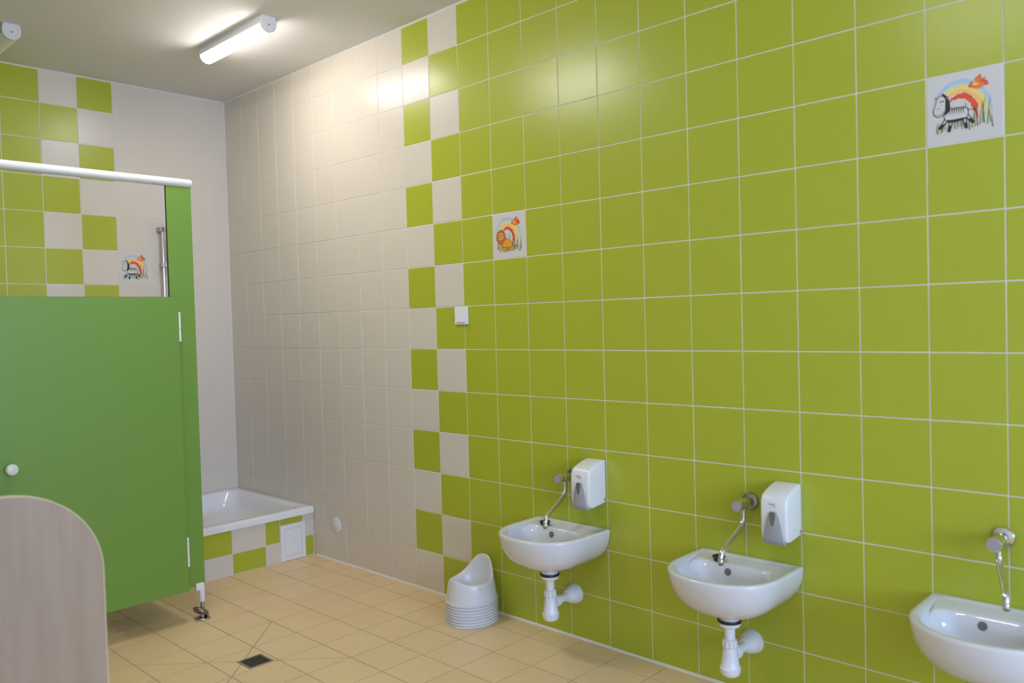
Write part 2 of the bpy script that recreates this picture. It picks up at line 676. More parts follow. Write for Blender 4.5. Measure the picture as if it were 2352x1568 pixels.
# ------------------------------------------------------------------ printed picture tiles
class Ink:
    """flat print on one tile; u to the right and v up, both 0..1"""

    def __init__(s, size):
        s.m, s.size, s.layer = MB(), size, 0

    def put(s, pts, fs, ink):
        s.layer += 1
        z = 0.00012 + 0.000022 * s.layer
        s.m.add([((u - 0.5) * s.size[0], (v - 0.5) * s.size[1], z) for u, v in pts], fs, ink)

    def poly(s, pts, ink):
        s.put(pts, [tuple(range(len(pts)))], ink)

    def line(s, pts, w, ink):
        """ribbon; w one width or (start, mid, end)"""
        n = len(pts)
        L, Rr = [], []
        for i, p in enumerate(pts):
            a, b = pts[max(0, i - 1)], pts[min(n - 1, i + 1)]
            dx, dy = b[0] - a[0], b[1] - a[1]
            l = math.hypot(dx, dy) or 1
            t = i / max(1, n - 1)
            ww = w if not isinstance(w, tuple) else (w[0] + (w[1] - w[0]) * t * 2 if t < 0.5 else w[1] + (w[2] - w[1]) * (t * 2 - 1))
            L.append((p[0] - dy / l * ww / 2, p[1] + dx / l * ww / 2))
            Rr.append((p[0] + dy / l * ww / 2, p[1] - dx / l * ww / 2))
        s.put(L + Rr, [(i, n + i, n + i + 1, i + 1) for i in range(n - 1)], ink)

    def disc(s, u, v, r, ink, ry=None):
        s.poly([(u + r * math.cos(2 * PI * k / 14), v + (ry or r) * math.sin(2 * PI * k / 14)) for k in range(14)], ink)

    def band(s, c, r0, r1, a0, a1, ink, jit=0.008):
        n = 26
        P, Q = [], []
        for k in range(n + 1):
            a = math.radians(a0 + (a1 - a0) * k / n)
            j0, j1 = random.uniform(-jit, jit), random.uniform(-jit, jit)
            e = 0.35 + 0.65 * min(1, 4 * min(k, n - k) / n)      # ends taper
            mid0, mid1 = (r0[0] + r1[0]) / 2, (r0[1] + r1[1]) / 2
            i0 = (mid0 + (r0[0] - mid0) * e + j0, mid1 + (r0[1] - mid1) * e + j0)
            i1 = (mid0 + (r1[0] - mid0) * e + j1, mid1 + (r1[1] - mid1) * e + j1)
            P.append((c[0] + i0[0] * math.cos(a), c[1] + i0[1] * math.sin(a)))
            Q.append((c[0] + i1[0] * math.cos(a), c[1] + i1[1] * math.sin(a)))
        s.put(P + Q, [(i, i + 1, n + 2 + i, n + 1 + i) for i in range(n)], ink)


def smooth_poly(pts, it=2):
    for _ in range(it):
        out = []
        for i in range(len(pts)):
            p, q = pts[i], pts[(i + 1) % len(pts)]
            out += [(0.75 * p[0] + 0.25 * q[0], 0.75 * p[1] + 0.25 * q[1]), (0.25 * p[0] + 0.75 * q[0], 0.25 * p[1] + 0.75 * q[1])]
        pts = out
    return pts


def rainbow(k):
    c = (0.445, 0.345)
    k.band(c, (0.395, 0.505), (0.43, 0.56), -2, 152, 'ink_blue_pale')
    k.band(c, (0.365, 0.45), (0.40, 0.50), 0, 154, 'ink_green_pale')
    k.band(c, (0.315, 0.41), (0.37, 0.455), -2, 150, 'ink_yellow')
    k.band(c, (0.27, 0.365), (0.32, 0.415), -4, 146, 'ink_orange_pale')
    k.band(c, (0.185, 0.285), (0.255, 0.355), -12, 128, 'ink_red', 0.012)
    for j in range(7):
        a = math.radians(20 + 13 * j)
        r0 = random.uniform(0.2, 0.225)
        k.line([(c[0] + r0 * math.cos(a), c[1] + (r0 + 0.1) * math.sin(a)), (c[0] + (r0 + 0.02) * math.cos(a - 0.22), c[1] + (r0 + 0.12) * math.sin(a - 0.22))],
               (0.001, 0.006, 0.001), 'tile_white')


def bird(k, du=0.0, dv=0.0):
    T = lambda pts: [(u + du, v + dv) for u, v in pts]
    k.poly(T([(0.66, 0.80), (0.645, 0.87), (0.72, 0.925), (0.735, 0.80)]), 'ink_red')
    k.poly(T([(0.70, 0.79), (0.715, 0.83), (0.785, 0.875), (0.76, 0.80)]), 'ink_red')
    k.poly(T([(0.67, 0.80), (0.665, 0.865), (0.705, 0.895), (0.715, 0.80)]), 'ink_orange')
    k.poly(T([(0.755, 0.775), (0.775, 0.83), (0.80, 0.815), (0.82, 0.76), (0.775, 0.745)]), 'ink_red')
    k.poly(T(smooth_poly([(0.56, 0.775), (0.585, 0.835), (0.625, 0.84), (0.70, 0.80), (0.775, 0.785), (0.765, 0.745), (0.69, 0.715), (0.62, 0.735), (0.58, 0.76)], 1)), 'ink_orange')
    k.poly(T([(0.60, 0.80), (0.64, 0.825), (0.70, 0.79), (0.66, 0.765)]), 'ink_orange_pale')
    k.poly(T([(0.553, 0.765), (0.58, 0.80), (0.592, 0.77)]), 'ink_brown')
    k.disc(0.598 + du, 0.812 + dv, 0.009, 'ink_black')


def grass(k, seed, bot=0.16):
    rg = random.Random(seed)
    xs = [0.13, 0.15, 0.19, 0.205, 0.25, 0.31, 0.37, 0.40, 0.43, 0.455, 0.47, 0.52, 0.57, 0.60, 0.64, 0.67, 0.70, 0.735, 0.76, 0.80, 0.84, 0.865]
    for i, u in enumerate(xs):
        h = rg.uniform(0.22, 0.40) if 0.3 < u < 0.82 else rg.uniform(0.12, 0.24)
        lean = rg.uniform(-0.05, 0.06)
        b = bot + rg.uniform(-0.02, 0.07)
        k.line([(u, b), (u + lean * 0.2, b + h * 0.35), (u + lean * 0.5, b + h * 0.7), (u + lean, b + h)], (0.013, 0.011, 0.002),
               'ink_grass' if i % 3 else 'ink_grass_dark')


def zebra(k):
    rainbow(k)
    grass(k, 3)
    bird(k)
    body = smooth_poly([(0.25, 0.49), (0.36, 0.50), (0.53, 0.485), (0.555, 0.42), (0.535, 0.33), (0.40, 0.30), (0.28, 0.32), (0.235, 0.38)])
    # legs
    for pts in ([(0.27, 0.35), (0.22, 0.29), (0.165, 0.225)], [(0.33, 0.33), (0.315, 0.25), (0.295, 0.165)],
                [(0.50, 0.34), (0.515, 0.26), (0.53, 0.18)], [(0.53, 0.37), (0.575, 0.31), (0.625, 0.245)]):
        k.line(pts, (0.06, 0.05, 0.042), 'ink_black')
        k.line([(p[0], p[1] + 0.004) for p in pts[:-1]], (0.034, 0.026, 0.016), 'tile_white')
    cen = (0.395, 0.40)
    k.poly([(cen[0] + (u - cen[0]) * 1.07, cen[1] + (v - cen[1]) * 1.10) for u, v in body], 'ink_black')
    k.poly(body, 'tile_white')
    k.poly(smooth_poly([(0.26, 0.35), (0.34, 0.335), (0.42, 0.34), (0.52, 0.345), (0.53, 0.325), (0.42, 0.292), (0.28, 0.30)]), 'ink_black')
    for u in (0.30, 0.335, 0.365, 0.395, 0.425, 0.455, 0.485):
        k.poly([(u - 0.003, 0.50), (u + 0.019, 0.50), (u + 0.006, 0.395)], 'ink_black')
    k.line([(0.545, 0.455), (0.59, 0.445), (0.635, 0.435)], 0.008, 'ink_black')
    k.disc(0.638, 0.435, 0.014, 'ink_black')
    # mane, neck and head
    k.poly(smooth_poly([(0.20, 0.735), (0.225, 0.745), (0.30, 0.665), (0.325, 0.49), (0.30, 0.46), (0.24, 0.40), (0.245, 0.55), (0.25, 0.66)], 1), 'ink_black')
    head = smooth_poly([(0.145, 0.68), (0.20, 0.715), (0.255, 0.665), (0.252, 0.56), (0.245, 0.45), (0.17, 0.405), (0.105, 0.44), (0.095, 0.52), (0.13, 0.60)])
    hc = (0.18, 0.56)
    k.poly([(hc[0] + (u - hc[0]) * 1.12, hc[1] + (v - hc[1]) * 1.07) for u, v in head], 'ink_black')
    k.poly(head, 'tile_white')
    k.poly([(0.15, 0.665), (0.115, 0.68), (0.105, 0.70), (0.14, 0.695)], 'ink_print_grey')
    k.poly([(0.255, 0.665), (0.30, 0.69), (0.295, 0.65)], 'ink_print_grey')
    for u in (0.19, 0.222):
        k.disc(u, 0.628, 0.012, 'ink_black')
    for u in (0.148, 0.168):
        k.disc(u, 0.53, 0.007, 'ink_black')
    k.line([(0.13, 0.455), (0.155, 0.438), (0.185, 0.435), (0.215, 0.458), (0.235, 0.475)], 0.007, 'ink_black')
    k.line([(0.155, 0.437), (0.185, 0.434)], 0.009, 'ink_red')


def lion(k):
    rainbow(k)
    grass(k, 5, 0.15)
    bird(k, 0.02, -0.02)
    k.line([(0.60, 0.30), (0.66, 0.22), (0.70, 0.25)], 0.01, 'ink_brown')
    k.disc(0.705, 0.26, 0.016, 'ink_brown')
    for pts in ([(0.27, 0.33), (0.25, 0.24), (0.215, 0.175)], [(0.355, 0.30), (0.345, 0.22), (0.345, 0.14)],
                [(0.50, 0.28), (0.505, 0.22), (0.50, 0.155)], [(0.56, 0.30), (0.585, 0.23), (0.59, 0.165)]):
        k.line(pts, (0.085, 0.075, 0.07), 'ink_brown')
        k.line(pts, (0.07, 0.06, 0.055), 'ink_lion')
    body = smooth_poly([(0.30, 0.40), (0.42, 0.425), (0.53, 0.40), (0.60, 0.32), (0.585, 0.25), (0.45, 0.235), (0.32, 0.26), (0.27, 0.32)])
    c = (0.43, 0.33)
    k.poly([(c[0] + (u - c[0]) * 1.05, c[1] + (v - c[1]) * 1.07) for u, v in body], 'ink_brown')
    k.poly(body, 'ink_lion')
    n = 15
    outer = []
    for i in range(n * 2):
        a = PI * i / n
        r = 0.16 if i % 2 else 0.135
        outer.append((0.245 + r * 0.92 * math.cos(a), 0.475 + r * 1.05 * math.sin(a)))
    k.poly([(0.245 + (u - 0.245) * 1.06, 0.475 + (v - 0.475) * 1.06) for u, v in outer], 'ink_brown')
    k.poly(outer, 'ink_mane')
    k.disc(0.25, 0.49, 0.092, 'ink_brown', 0.102)
    k.disc(0.25, 0.49, 0.086, 'ink_lion', 0.096)
    for u in (0.225, 0.26):
        k.disc(u, 0.515, 0.011, 'ink_black')
    k.disc(0.228, 0.462, 0.018, 'ink_black', 0.014)
    k.poly([(0.195, 0.45), (0.265, 0.45), (0.255, 0.425), (0.23, 0.415), (0.205, 0.425)], 'tile_white')
    k.line([(0.19, 0.44), (0.215, 0.415), (0.245, 0.41), (0.275, 0.435)], 0.008, 'ink_brown')


for key, fn, host, size in (('lion', lion, tiles_right, (0.196, 0.196)), ('zebra', zebra, tiles_right, (0.196, 0.196)), ('zebra', zebra, tiles_back, (0.1893, 0.196))):
    o = host.get(key)
    if o:
        k = Ink(size)
        fn(k)
        pr = k.m.build('printed_picture', None, o)
        pr['label'] = ('cartoon lion, bird and rainbow print' if key == 'lion' else 'cartoon zebra, bird and rainbow print')
        o['label'] = 'white picture tile with a ' + key


# ------------------------------------------------------------------ ceiling lamps
def lamp_profile():
    """half width, drop below the ceiling"""
    return [(-0.034, 0.0), (0.034, 0.0), (0.040, -0.020), (0.041, -0.036), (0.036, -0.055), (0.024, -0.069), (0.008, -0.076),
            (-0.008, -0.076), (-0.024, -0.069), (-0.036, -0.055), (-0.041, -0.036), (-0.040, -0.020)]


def ceiling_lamp(x, y0, y1, label, lit='lamp_light'):
    t = thing('ceiling_lamp', label, 'lamp', (x, (y0 + y1) / 2, CEIL), 0, 'ceiling lamps')
    L = (y1 - y0) / 2
    P = lamp_profile()
    h = MB()
    h.prism([(-0.033, 0), (0.033, 0), (0.0385, -0.020), (0.0405, -0.038), (0.030, -0.038), (-0.030, -0.038), (-0.0405, -0.038), (-0.0385, -0.020)],
            lambda u, v, w: (u, w, v), -L + 0.012, L - 0.012)
    h.build('housing', 'lamp_housing', t)
    # opal cover: bright underneath, dimmer on its upright flanks
    d = MB()
    sec = [(0.0335, -0.0382), (0.0350, -0.052), (0.0270, -0.066), (0.0140, -0.0735), (0.0, -0.0755)]
    sec = sec + [(-u, v) for u, v in sec[-2::-1]]
    for k in range(len(sec) - 1):
        (u0, v0), (u1, v1) = sec[k], sec[k + 1]
        flank = k in (0, len(sec) - 2)
        d.add([(u0, -L + 0.012, v0), (u1, -L + 0.012, v1), (u1, L - 0.012, v1), (u0, L - 0.012, v0)], [(0, 1, 2, 3)],
              lit + '_flank' if flank and lit != 'lamp_off' else lit)
    d.build('diffuser', None, t, smooth=40)
    for s in (-1, 1):
        c = MB()
        c.prism(P, lambda u, v, w: (u, w, v), s * L, s * (L - 0.012))
        cap = c.build('end_cap', 'lamp_housing', t, bevel=0.002)
        sc = MB()
        sc.lathe([(0.0035, s * (L - 0.002)), (0.0035, s * (L + 0.0008))], (0.0, 0, -0.040), 'y', 10)
        sc.build('screw', 'dark_hole', cap)
    return t


ceiling_lamp(-0.550, -1.520, -0.885, 'lit white tube lamp on the ceiling near the corner')
ceiling_lamp(-1.382, -0.640, -0.030, 'unlit white tube lamp at the left edge of the ceiling', lit='lamp_off')
ceiling_lamp(-1.25, -2.26, -1.64, 'lit tube lamp on the ceiling above the cubicle door, out of the picture', lit='lamp_light_strong')
ceiling_lamp(-1.75, -4.30, -3.68, 'lit tube lamp on the ceiling in front of the camera, out of the picture')


# ------------------------------------------------------------------ shower tray, apron, hatch
TX, TY, TZ = -0.92, -0.905, 0.283
t = thing('shower_tray', 'white square shower tray on a tiled base in the corner', 'shower tray', (0, 0, 0))
b = MB()


def rr(inset, r, z):
    return [(u, v, z) for u, v in round_rect(TX + inset, -0.002 - inset, TY + inset, -0.002 - inset, r, 7)]


rings = [rr(0.0, 0.012, TZ - 0.037), rr(0.0, 0.012, TZ - 0.006), rr(0.0018, 0.012, TZ - 0.0018), rr(0.006, 0.012, TZ),
         rr(0.050, 0.06, TZ), rr(0.058, 0.068, TZ - 0.003), rr(0.064, 0.075, TZ - 0.012), rr(0.082, 0.10, TZ - 0.075), rr(0.098, 0.12, TZ - 0.105),
         rr(0.13, 0.13, TZ - 0.122), rr(0.20, 0.12, TZ - 0.128), rr(0.38, 0.05, TZ - 0.133)]
b.loft(rings, None, cap0=False)
b.loft([rr(0.0, 0.012, TZ - 0.037), rr(0.02, 0.012, TZ - 0.037)], None, cap0=False, cap1=False)
b.build('tray_body', 'acrylic', t, smooth=50)
d = MB()
d.box(TX + 0.02, TX + 0.05, -0.866, -0.004, 0.001, TZ - 0.0375)
d.build('support_wall', 'grout_wall', t)
d = MB()
d.lathe([(0.045, 0), (0.045, 0.004), (0.035, 0.007)], (TX / 2, TY / 2, TZ - 0.134), n=24)
d.build('waste_cover', 'chrome', t, smooth=40)

AY = -0.888      # apron tile face
ap = MB()
ap.box(TX + 0.02, -0.001, AY + 0.0012, AY + 0.02, 0.0, TZ - 0.0375)
apron = ap.build('tiled_apron', 'grout_wall')
tag(apron, 'low green and grey checkered tile base under the shower tray', 'tile base')


def apron_tile(x0, x1, z0, z1, mt, r=0.0):
    m = MB()
    g = 0.002
    poly = round_rect(x0 + g, x1 - g, z0 + g, z1 - g, max(r, 0.0015), 4)
    m.prism(poly, lambda u, v, w: (u, w, v), AY + 0.006, AY)
    return m.build('tile', mt, apron)


zt, zm, zb = TZ - 0.037, 0.1135, 0.002
apron_tile(-0.895, -0.7, zm, zt, 'tile_beige')
apron_tile(-0.895, -0.7, zb, zm, 'tile_green')
apron_tile(-0.7, -0.505, zm, zt, 'tile_green')
apron_tile(-0.7, -0.505, zb, zm, 'tile_beige')
apron_tile(-0.505, -0.309, zm, zt, 'tile_beige')
apron_tile(-0.505, -0.309, zb, zm, 'tile_green')
apron_tile(-0.309, -0.219, zm, zt, 'tile_green')
apron_tile(-0.309, -0.215, zb, zm, 'tile_beige')
apron_tile(-0.219, -0.074, 0.205, zt - 0.001, 'tile_green', 0.01)
apron_tile(-0.074, -0.003, zm + 0.004, zt, 'tile_beige')
apron_tile(-0.062, -0.004, zb, zm + 0.004, 'tile_green', 0.012)

hx0, hx1, hz0, hz1 = -0.217, -0.060, 0.003, 0.205
hatch = thing('inspection_hatch', 'white plastic inspection hatch in the tray base', 'hatch', ((hx0 + hx1) / 2, AY, hz0))
m = MB()
cx, hw, hh = 0.0, (hx1 - hx0) / 2, hz1 - hz0
fw_ = 0.024
for bx in ((-hw, hw, 0, fw_), (-hw, hw, hh - fw_, hh), (-hw, -hw + fw_, fw_, hh - fw_), (hw - fw_, hw, fw_, hh - fw_)):
    m.box(bx[0], bx[1], -0.004, 0.003, bx[2], bx[3])
m.build('frame', 'plastic_white', hatch)
m = MB()
m.box(-hw + fw_, hw - fw_, -0.0005, 0.003, fw_, hh - fw_)
m.build('gap', 'dark_hole', hatch)
m = MB()
m.box(-hw + fw_ + 0.0012, hw - fw_ - 0.0012, -0.0035, 0.003, fw_ + 0.0012, hh - fw_ - 0.0012)
hd = m.build('door', 'plastic_white', hatch)
m = MB()
m.lathe([(0.0025, 0.0), (0.0025, -0.0042)], (0.004, 0, hh * 0.52), 'y', 10)
m.build('lock', 'plastic_grey', hd)
m = MB()
m.box(0.008, 0.016, -0.0039, -0.003, hh * 0.775, hh * 0.782)
m.build('mark', 'plastic_grey', hd)

# white cover disc on the right wall
m = MB()
m.lathe([(0.040, 0.0), (0.042, -0.0015), (0.042, -0.004), (0.039, -0.006), (0.0, -0.0065)], (0, -1.122, 0.205), 'x', 40, cap1=False)
tag(m.build('pipe_cover', 'plastic_white', smooth=35), 'round white cover disc low on the beige wall beside the tray', 'cover')

# light switch
sw = thing('light_switch', 'white square light switch on the green wall by the checkered strip', 'light switch', (0, -2.199, 1.350))
m = MB()
m.box(-0.010, 0.0, -0.0435, 0.0435, -0.0415, 0.0415)
m.build('frame', 'plastic_white', sw, bevel=0.003)
m = MB()
m.add([(-0.010, -0.028, 0.029), (-0.010, 0.030, 0.029), (-0.010, 0.030, -0.030), (-0.010, -0.028, -0.030),
       (-0.0115, -0.028, 0.029), (-0.0115, 0.030, 0.029), (-0.0165, 0.030, -0.030), (-0.0165, -0.028, -0.030)],
      [(0, 1, 2, 3), (7, 6, 5, 4), (0, 4, 5, 1), (1, 5, 6, 2), (2, 6, 7, 3), (3, 7, 4, 0)])
m.build('rocker', 'plastic_white', sw, bevel=0.0012)


# ------------------------------------------------------------------ wash basins
BN = []


def dring(w, D, d0, back, rc, z, ex=2.25):
    """closed D shaped ring; local x = out of the wall, y = along the wall"""
    pts = []
    a = D - d0
    for k in range(33):
        ph = -PI / 2 + PI * k / 32
        c, s_ = math.cos(ph), math.sin(ph)
        pts.append((d0 + a * abs(c) ** (2 / ex), w * math.copysign(abs(s_) ** (2 / ex), s_)))
    for k in range(1, 6):
        pts.append((d0 + (back + rc - d0) * k / 5, w))
    for k in range(1, 6):
        an = PI / 2 * k / 5
        pts.append((back + rc - rc * math.sin(an), w - rc + rc * math.cos(an)))
    for k in range(1, 8):
        pts.append((back, (w - rc) * (1 - 2 * k / 8)))
    for k in range(0, 5):
        an = PI / 2 * k / 5
        pts.append((back + rc - rc * math.cos(an), -(w - rc) - rc * math.sin(an)))
    for k in range(0, 5):
        pts.append((back + rc + (d0 - back - rc) * k / 5, -w))
    return [(-p[0], p[1], z if not callable(z) else z(p[0], p[1])) for p in pts]


def basin_meshes():
    w, D, d0 = 0.191, 0.350, 0.165
    m = MB()
    rings = []
    # underside, bottom to rim
    for z, sc, sb in ((0.335, 0.10, 0.10), (0.336, 0.28, 0.30), (0.341, 0.45, 0.52), (0.350, 0.60, 0.72), (0.364, 0.73, 0.87), (0.382, 0.83, 0.97), (0.403, 0.90, 1.0),
                      (0.427, 0.953, 1.0), (0.452, 0.985, 1.0), (0.470, 0.998, 1.0)):
        dc = 0.158
        base = dring(w, D, d0, 0.001, 0.008, z)
        r = []
        for (x, y, zz) in base:
            d = -x
            s = sc if d > dc else sb
            r.append((-(dc + (d - dc) * s), y * sc, z))
        rings.append(r)
    rings.append(dring(w, D, d0, 0.001, 0.008, 0.4765))
    rings.append(dring(w - 0.002, D - 0.002, d0, 0.002, 0.008, 0.4805))
    rings.append(dring(w - 0.008, D - 0.008, d0, 0.005, 0.010, 0.4825))
    rings.append(dring(w - 0.018, D - 0.018, d0, 0.015, 0.014, 0.4815))
    rings.append(dring(w - 0.025, D - 0.025, d0, 0.022, 0.025, lambda d, s: 0.4785))
    # sunken deck at the wall side, straight into the bowl elsewhere
    rings.append(dring(w - 0.030, D - 0.031, d0, 0.030, 0.045, lambda d, s: 0.4755 if d < 0.09 else 0.472))
    rings.append(dring(w - 0.036, D - 0.036, d0 + 0.01, 0.090, 0.055, lambda d, s: 0.4735 if d < 0.13 else 0.463))
    rings.append(dring(w - 0.040, D - 0.040, d0 + 0.012, 0.100, 0.055, lambda d, s: 0.4690 if d < 0.14 else 0.452))
    rings.append(dring(w - 0.048, D - 0.047, d0 + 0.015, 0.106, 0.055, 0.435))
    rings.append(dring(w - 0.064, D - 0.060, d0 + 0.015, 0.112, 0.050, 0.408))
    rings.append(dring(w - 0.090, D - 0.082, d0 + 0.015, 0.122, 0.042, 0.385))
    rings.append(dring(w - 0.130, D - 0.112, d0 + 0.015, 0.137, 0.026, 0.372))
    rings.append(dring(w - 0.165, D - 0.145, d0 + 0.012, 0.152, 0.012, 0.368))
    m.loft(rings, None)
    body = m.mesh('basin_body', 'ceramic', smooth=60)
    # drain collar below the bowl
    m = MB()
    m.lathe([(0.036, 0.0), (0.0355, -0.018), (0.0345, -0.028)], (-0.158, 0, 0.338), n=36)
    neck = m.mesh('drain_collar', 'ceramic', smooth=40)
    m = MB()
    # overflow opening in the wall side of the bowl
    ctr = Vector((-0.1035, 0.032, 0.447))
    nrm = Vector((-0.975, 0, 0.22)).normalized()
    ub = Vector((0, 1, 0))
    vb = nrm.cross(ub)
    m.loft([[ctr + nrm * 0.0004 + ub * (0.0125 * math.cos(a)) + vb * (0.0125 * math.sin(a)) for a in [2 * PI * k / 24 for k in range(24)]],
            [ctr + nrm * 0.0022 + ub * (0.0115 * math.cos(a)) + vb * (0.0115 * math.sin(a)) for a in [2 * PI * k / 24 for k in range(24)]]])
    over = m.mesh('overflow_hole', 'plastic_smoke', smooth=40)
    m = MB()
    m.lathe([(0.026, 0), (0.026, 0.003), (0.020, 0.005), (0.016, 0.002)], (-0.175, 0, 0.3675), n=28)
    ring = m.mesh('waste_ring', 'chrome', smooth=40)
    return body, neck, over, ring


B_BODY, B_NECK, B_OVER, B_RING = basin_meshes()


def text_mesh(txt, size, mt, name):
    cu = bpy.data.curves.new(name, 'FONT')
    cu.body = txt
    cu.size = size
    cu.align_x = 'CENTER'
    cu.align_y = 'CENTER'
    cu.extrude = 0.00005
    cu.resolution_u = 3
    o = bpy.data.objects.new(name, cu)
    COL.objects.link(o)
    dg = bpy.context.evaluated_depsgraph_get()
    me = bpy.data.meshes.new_from_object(o.evaluated_get(dg))
    me.name = name
    bpy.data.objects.remove(o)
    me.materials.clear()
    me.materials.append(MATS[mt])
    return me


T_BASIN = text_mesh('KOLO', 0.0085, 'ink_print_grey', 'maker_mark')


def basin(y, label):
    t = thing('wash_basin', label, 'wash basin', (0, y, 0), 0, 'small wash basins')
    link('basin_body', B_BODY, t)
    link('drain_collar', B_NECK, t)
    link('overflow_hole', B_OVER, t)
    link('waste_ring', B_RING, t)
    k = link('maker_mark', T_BASIN, t, (-0.020, 0.160, 0.48225))
    k.rotation_euler = (0, 0, -PI / 2)
    return t


def trap(y, label):
    t = thing('drain_trap', label, 'drain pipe', (0, y, 0), 0, 'drain traps')
    c = (-0.158, 0, 0)
    m = MB()
    m.lathe([(0.0385, 0.310), (0.0395, 0.307), (0.0395, 0.303), (0.0385, 0.300)], c, n=36)
    m.build('gasket', 'rubber_black', t, smooth=50)
    m = MB()
    m.lathe([(0.037, 0.300), (0.0375, 0.296), (0.033, 0.287), (0.021, 0.282), (0.018, 0.280)], c, n=36)
    m.build('flange_cup', 'plastic_pipe', t, smooth=35)
    m = MB()
    m.lathe([(0.0175, 0.283), (0.0175, 0.220)], c, n=28)
    m.build('tail_pipe', 'plastic_pipe', t, smooth=40)
    m = MB()
    m.lathe([(0.021, 0.243), (0.0235, 0.241), (0.0235, 0.237), (0.0225, 0.236), (0.0225, 0.214), (0.020, 0.213)], c, n=28)
    for k in range(12):
        a = 2 * PI * k / 12
        u, v = math.cos(a), math.sin(a)
        m.box(c[0] + 0.0225 * u - 0.0018, c[0] + 0.0225 * u + 0.0018, 0.0225 * v - 0.0018, 0.0225 * v + 0.0018, 0.215, 0.236)
    m.build('nut', 'plastic_pipe', t, smooth=35)
    m = MB()
    m.lathe([(0.0215, 0.213), (0.024, 0.200), (0.0305, 0.150), (0.0315, 0.148)], c, n=32)
    bt = m.build('bottle', 'plastic_pipe', t, smooth=35)
    m = MB()
    m.lathe([(0.0325, 0.150), (0.0345, 0.148), (0.0345, 0.143), (0.0335, 0.141), (0.0330, 0.132), (0.0285, 0.122), (0.018, 0.1165), (0.0, 0.115)], c, n=32, cap1=False)
    m.build('bottle_cap', 'plastic_pipe', bt, smooth=40)
    m = MB()
    m.lathe([(0.0215, -0.135), (0.0235, -0.133), (0.0235, -0.112), (0.0215, -0.110)], (0, 0, 0.186), 'x', 26)
    m.build('side_nut', 'plastic_pipe', t, smooth=35)
    m = MB()
    m.lathe([(0.0155, -0.115), (0.0155, -0.03)], (0, 0, 0.186), 'x', 26)
    m.build('outlet_pipe', 'plastic_pipe', t, smooth=40)
    m = MB()
    m.lathe([(0.0165, -0.058), (0.022, -0.056), (0.032, -0.038), (0.039, -0.016), (0.0415, -0.001), (0.0400, -0.0005)], (0, 0, 0.186), 'x', 36)
    m.build('wall_rosette', 'plastic_pipe', t, smooth=40)
    return t


def bez(pts, n=6):
    """Catmull-Rom through points"""
    P = [Vector(p) for p in pts]
    P = [P[0] * 2 - P[1]] + P + [P[-1] * 2 - P[-2]]
    out = []
    for i in range(1, len(P) - 2):
        for k in range(n):
            t = k / n
            a, b_, c, d = P[i - 1], P[i], P[i + 1], P[i + 2]
            out.append(0.5 * ((2 * b_) + (c - a) * t + (2 * a - 5 * b_ + 4 * c - d) * t * t + (3 * b_ - a - 3 * c + d) * t ** 3))
    out.append(P[-2])
    return out


def tap(y, label, turn=0.0, dull=True, reach=1.0):
    t = thing('wall_tap', label, 'tap', (0, y, 0.676), 0, 'wall taps')
    m = MB()
    m.lathe([(0.0305, 0.0), (0.0305, -0.003), (0.027, -0.008), (0.016, -0.012), (0.011, -0.0125)], n=32, axis='x')
    m.build('wall_flange', 'chrome_dull' if dull else 'chrome', t, smooth=35)
    m = MB()
    m.lathe([(0.0105, -0.010), (0.0105, -0.035)], n=22, axis='x')
    m.build('inlet', 'chrome_dull' if dull else 'chrome', t, smooth=40)
    m = MB()
    m.lathe([(0.0135, -0.032), (0.0175, -0.036), (0.0185, -0.052), (0.0185, -0.070), (0.0155, -0.076)], n=26, axis='x')
    m.lathe([(0.0095, -0.026), (0.0105, -0.024), (0.0115, -0.010), (0.0115, 0.0)], (-0.055, 0, 0), n=22)
    m.build('valve_body', 'chrome', t, smooth=40)
    k = MB()
    k.lathe([(0.015, -0.074), (0.0195, -0.077), (0.0205, -0.084), (0.0205, -0.100), (0.0190, -0.1035)], n=30, axis='x', cap1=True)
    kn = k.build('knob', 'chrome', t, smooth=40)
    f = MB()
    f.lathe([(0.0170, -0.1030), (0.0165, -0.1042), (0.0, -0.1046)], n=30, axis='x', cap1=False)
    f.build('knob_cap', 'plastic_grey', kn, smooth=40)
    s = MB()
    path = [(-0.055, 0, -0.022), (-0.055, 0, -0.040), (-0.058, 0, -0.058), (-0.074, 0, -0.075), (-0.110, 0, -0.092), (-0.172, 0, -0.117), (-0.200, 0, -0.130), (-0.212, 0, -0.147), (-0.213, 0, -0.158)]
    path = [(-0.055 + (px_ + 0.055) * reach, py_, pz_ * reach if i_ else pz_) for i_, (px_, py_, pz_) in enumerate(path)]
    M = Matrix.Translation((-0.055, 0, 0)) @ Matrix.Rotation(turn, 4, 'Z') @ Matrix.Translation((0.055, 0, 0))
    pts = [M @ p for p in bez(path)]
    s.tube(pts, 0.0090, 16)
    sp = s.build('spout', 'chrome', t, smooth=60)
    e = pts[-1]
    a = MB()
    a.lathe([(0.0098, 0.002), (0.0104, 0.0), (0.0104, -0.013), (0.0092, -0.0155)], (e.x, e.y, e.z), n=22)
    a.build('aerator', 'chrome', sp, smooth=40)
    return t


